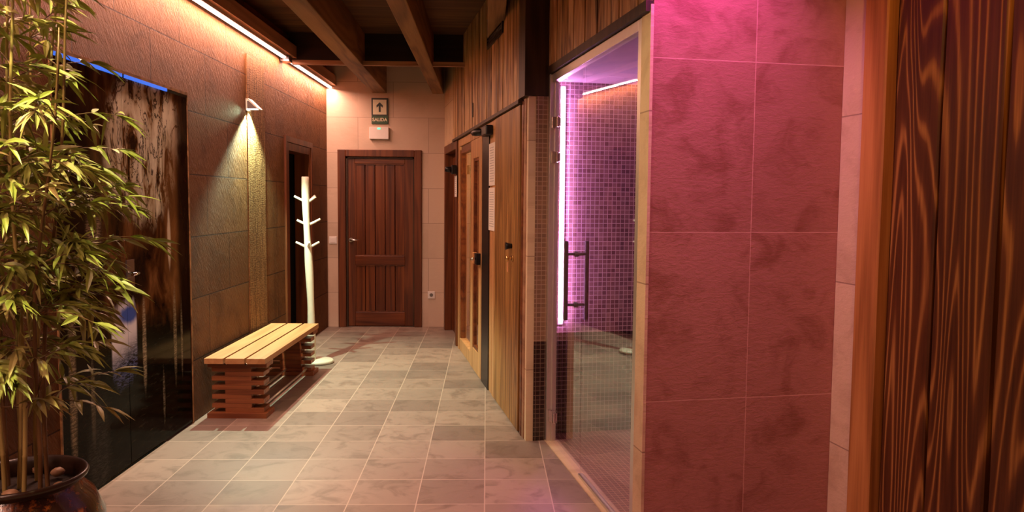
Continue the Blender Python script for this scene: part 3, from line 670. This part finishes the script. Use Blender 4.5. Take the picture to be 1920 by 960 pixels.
# ================================================================== BENCH
OB = (6.02, -.245, 0)
t = thing('slatted_bench', LEFT, OB, 'low wooden bench with three top slats on stacked board legs', 'bench')
for y0, y1 in ((-.173, -.045), (-.316, -.189), (-.458, -.332)):
    part(MB().box(5.265, 6.79, y0, y1, .382, .42), 'seat_slat', 'bench_lit', t, OB, bevel=.002)
for se in (5.32, 6.62):
    a, b = se, se+.13
    mb = MB().box(a-.03, b+.03, -.455, -.05, 0, .034).box(a-.01, b+.01, -.455, -.05, .350, .381)
    N_ = 10; hh = (.350-.034)/N_
    for k in range(N_):
        z0 = .034+k*hh; z1 = z0+hh-.0012
        if k % 2: mb.box(a, b, -.345, -.075, z0, z1)
        else: mb.box(a, b, -.430, -.165, z0, z1)
    part(mb, 'leg', 'bench_shaded', t, OB, bevel=.0012)
for yy in (-.39, -.22):
    part(MB().tube([(5.36, yy, .052), (6.70, yy, .052)], .008, 12), 'stretcher_rod', 'rod', t, OB)
for yy in (-.182, -.321):
    part(MB().tube([(5.285, yy, .376), (5.315, yy, .376)], .007, 10), 'bolt', 'chrome', t, OB)

# ================================================================== COAT STAND
OC = (-1.545, 7.12, 0)
t = thing('coat_stand', I4, OC, 'cream painted branch style coat stand beside the dark doorway', 'coat stand')
mb = MB(); mb.lathe((-1.545, 7.12, 0), [(0, 0), (.135, 0), (.145, .008), (.145, .022), (.135, .032), (0, .034)], 48)
part(mb, 'base', 'cream', t, OC)
pts = []; rad = []
for i in range(34):
    z = .03 + 1.675*i/33
    pts.append((-1.600 + .009*math.sin(z*3.1) + -.027*(z/1.7), 7.10 + .012*math.sin(z*2.3+1), z)); rad.append(.036 - .006*z/1.7 + .0035*math.sin(z*9))
part(MB().tube(pts, rad, 20), 'pole', 'cream', t, OC)
for z, arms in ((1.475, ((-.105, -.01, .055), (.075, -.03, .05), (.045, .085, .06))), (1.27, ((-.085, -.02, .045), (-.05, .09, .06), (.105, .0, .055))), (1.065, ((-.10, -.01, .05), (.09, .02, .05), (.03, -.10, .055)))):
    px_ = -1.605 - .02*(z/1.7)
    for dx, dy, dz in arms:
        part(MB().tube([(px_, 7.105, z), (px_+dx*.4, 7.105+dy*.4, z+dz*.3), (px_+dx*1.08, 7.105+dy*1.08, z+dz)], [.014, .012, .010], 10), 'peg', 'cream', t, OC)

# ================================================================== POTTED BAMBOO
PX, PY = -1.655, 2.76
OP = (PX, PY, 0)
t = thing('potted_bamboo', I4, OP, 'tall bushy bamboo plant in a round dark glazed pot', 'potted plant')
prof = [(0, 0), (.13, 0), (.15, .01), (.19, .06), (.245, .16), (.272, .27), (.268, .35), (.235, .425), (.198, .462), (.190, .478)]
part(MB().lathe((PX, PY, 0), prof, 64), 'pot', 'pot', t, OP)
part(MB().lathe((PX, PY, 0), [(.190, .478), (.196, .488), (.214, .498), (.218, .508), (.212, .516), (.200, .514), (.185, .495), (.182, .46), (.19, .40)], 64), 'pot_rim', 'pot_rim', t, OP)
mb = MB(); mb.lathe((PX, PY, 0), [(.19, .40), (.195, .452), (.1, .462), (0, .466)], 40)
part(mb, 'soil', 'soil', t, OP)
def in_room(p):
    p = Vector(p); p.x = max(p.x, -1.955 + .0233*p.y - .02 + (.10 if p.z > 2.55 else 0)); p.z = min(p.z, 2.74); return p
def leaf(mb, base, d, L, Wd, droop, roll):
    d = d.normalized(); side = d.cross(Vector((0,0,1)))
    side = (side if side.length > .05 else Vector((1,0,0))).normalized()
    nrm = side.cross(d).normalized()
    side = (side*math.cos(roll) + nrm*math.sin(roll)).normalized(); nrm = side.cross(d).normalized()
    prof = ((0, .10), (.18, .75), (.42, 1.0), (.72, .62), (1.0, .0))
    rows = []
    for f, wf in prof:
        c = base + d*(L*f) + Vector((0,0,-1))*(droop*L*f*f)
        hw = Wd*.5*wf
        if wf == 0: rows.append([mb.bm.verts.new(in_room(c))])
        else: rows.append([mb.bm.verts.new(in_room(c - side*hw + nrm*hw*.35)), mb.bm.verts.new(in_room(c)), mb.bm.verts.new(in_room(c + side*hw + nrm*hw*.35))])
    for r0, r1 in zip(rows, rows[1:]):
        if len(r1) == 3:
            mb.bm.faces.new([r0[0], r0[1], r1[1], r1[0]]); mb.bm.faces.new([r0[1], r0[2], r1[2], r1[1]])
        else:
            mb.bm.faces.new([r0[0], r0[1], r1[0]]); mb.bm.faces.new([r0[1], r0[2], r1[0]])
# (base x, base y, top x, top y, height, radius, material)
canes = [(.045, -.06, .10, -.10, 2.60, .008, 'cane'), (-.02, -.08, -.08, -.14, 2.70, .008, 'cane'), (.085, .01, .22, .05, 2.35, .008, 'cane_d'), (-.06, .03, -.16, .10, 2.55, .008, 'cane_d'),
         (.02, .07, .10, .22, 2.50, .008, 'cane'), (-.10, -.04, -.20, -.14, 2.40, .008, 'cane_d'), (.0, .0, .02, .02, 2.72, .008, 'cane'), (.095, -.07, .27, -.16, 2.05, .008, 'cane_d'), (-.05, .09, -.06, .30, 2.3, .008, 'cane')]
rnd = random.Random(21)
for ci, (bx_, by_, tx, ty, H, r, mt) in enumerate(canes):
    pts = []; rad = []
    n = 60
    def cpos(f):
        b = f**1.6
        return Vector((PX + bx_*(1-f)*1.0 + bx_*f*1.0 + (tx-bx_)*b + .010*math.sin(f*9+ci), PY + by_ + (ty-by_)*b + .010*math.sin(f*7+ci*2), .44 + (H-.44)*f))
    nodes = []
    step = .165
    zz = 0.0; L = H-.44; k = 0
    seq = []
    while zz < L:
        seq += [(zz, 1.0), (zz+.004, 1.22), (zz+.010, .97)]; nodes.append(zz/L); zz += step*(.9+.2*rnd.random())
    seq.append((L, .6))
    for q, m_ in seq:
        f = q/L; pts.append(cpos(f)); rad.append(r*m_*(1-.55*f))
    cn = part(MB().tube(pts, rad, 10), 'cane', mt, t, OP)
    mb = MB(); tw = MB()
    for f in nodes[1:]:
        z = .44+(H-.44)*f
        if z < .64 or z > 2.55: continue
        dens = 1 if z < .85 else (2 if z < 1.05 else 4)
        for q in range(dens):
            ang = rnd.uniform(0, 2*PI)
            if rnd.random() < .45: ang = rnd.uniform(-1.0, 1.0)
            ln = rnd.uniform(.14, .38)*(1.0 if z < 2.2 else .85)
            out = Vector((math.cos(ang), math.sin(ang), rnd.uniform(.25, .9))).normalized()
            p0 = cpos(f); P = [p0]
            for j in range(1, 6):
                u = j/5; p = p0 + out*ln*u + Vector((0,0,-1))*(.16*ln*u*u*2); P.append(in_room(p))
            lim = .13 if P[-1].z > 1.82 else (.27 if P[-1].z > 1.62 else (.40 if P[-1].z > 1.0 else .30))
            if (P[-1].x - PX) > lim: continue
            tw.tube(P, [.0028, .0024, .002, .0018, .0015, .001], 5, caps=False)
            tail = (P[-1]-P[-2]).normalized()
            for j in range(rnd.randint(6, 9)):
                u = .35+.65*rnd.random(); i0 = min(4, int(u*5)); b = P[i0].lerp(P[i0+1], u*5-i0)
                a2 = rnd.uniform(0, 2*PI)
                d = tail*.75 + Vector((math.cos(a2), math.sin(a2), rnd.uniform(-.5, .45)))*.8
                leaf(mb, b, d, rnd.uniform(.060, .125), rnd.uniform(.015, .024), rnd.uniform(.05, .5), rnd.uniform(-.9, .9))
            for j in range(3):
                d = tail + Vector((rnd.uniform(-.5,.5), rnd.uniform(-.5,.5), rnd.uniform(-.4,.3)))
                leaf(mb, P[-1], d, rnd.uniform(.07, .13), rnd.uniform(.015, .024), rnd.uniform(.1, .5), rnd.uniform(-.9, .9))
    part(tw, 'twigs', 'cane_d', cn, (0,0,0)) if False else tw.build('twigs', 'cane_d', cn, org=OP).__setitem__('kind', 'stuff')
    lo = mb.build('foliage', 'leaf_b' if ci % 3 == 0 else 'leaf', cn, org=OP, recalc=False)
    lo['kind'] = 'stuff'
# pebbles on the soil
spots = [(.035, -.115, .024), (.112, -.112, .018), (.150, -.03, .020), (-.035, -.12, .022), (.085, -.13, .014), (-.09, -.10, .020), (-.15, .005, .018), (.07, .11, .022), (-.02, .14, .018)]
labs = ['rounded brown pebble at the front of the pot beside a cane', 'largest orange-brown pebble near the right rim of the pot', 'brown pebble touching the right inner rim of the pot', 'pebble at the front left of the two pale canes in the pot', 'tiny pale pebble against the front rim of the pot', 'brown pebble left of the canes in the pot', 'pebble at the left inner rim of the pot', 'pebble behind the canes toward the back rim of the pot', 'small pebble at the very back of the pot soil']
for i, ((x, y, r), lb) in enumerate(zip(spots, labs)):
    mb = MB(); mb.blob((0, 0, 0), (r*1.2, r, r*.75), i)
    o = mb.build('pebble', 'pebble'); o.location = (PX+x, PY+y, .4665 + r*.80); o.rotation_euler = (0, 0, i*1.1)
    tag(o, lb, 'pebble', 'pebbles in the plant pot')
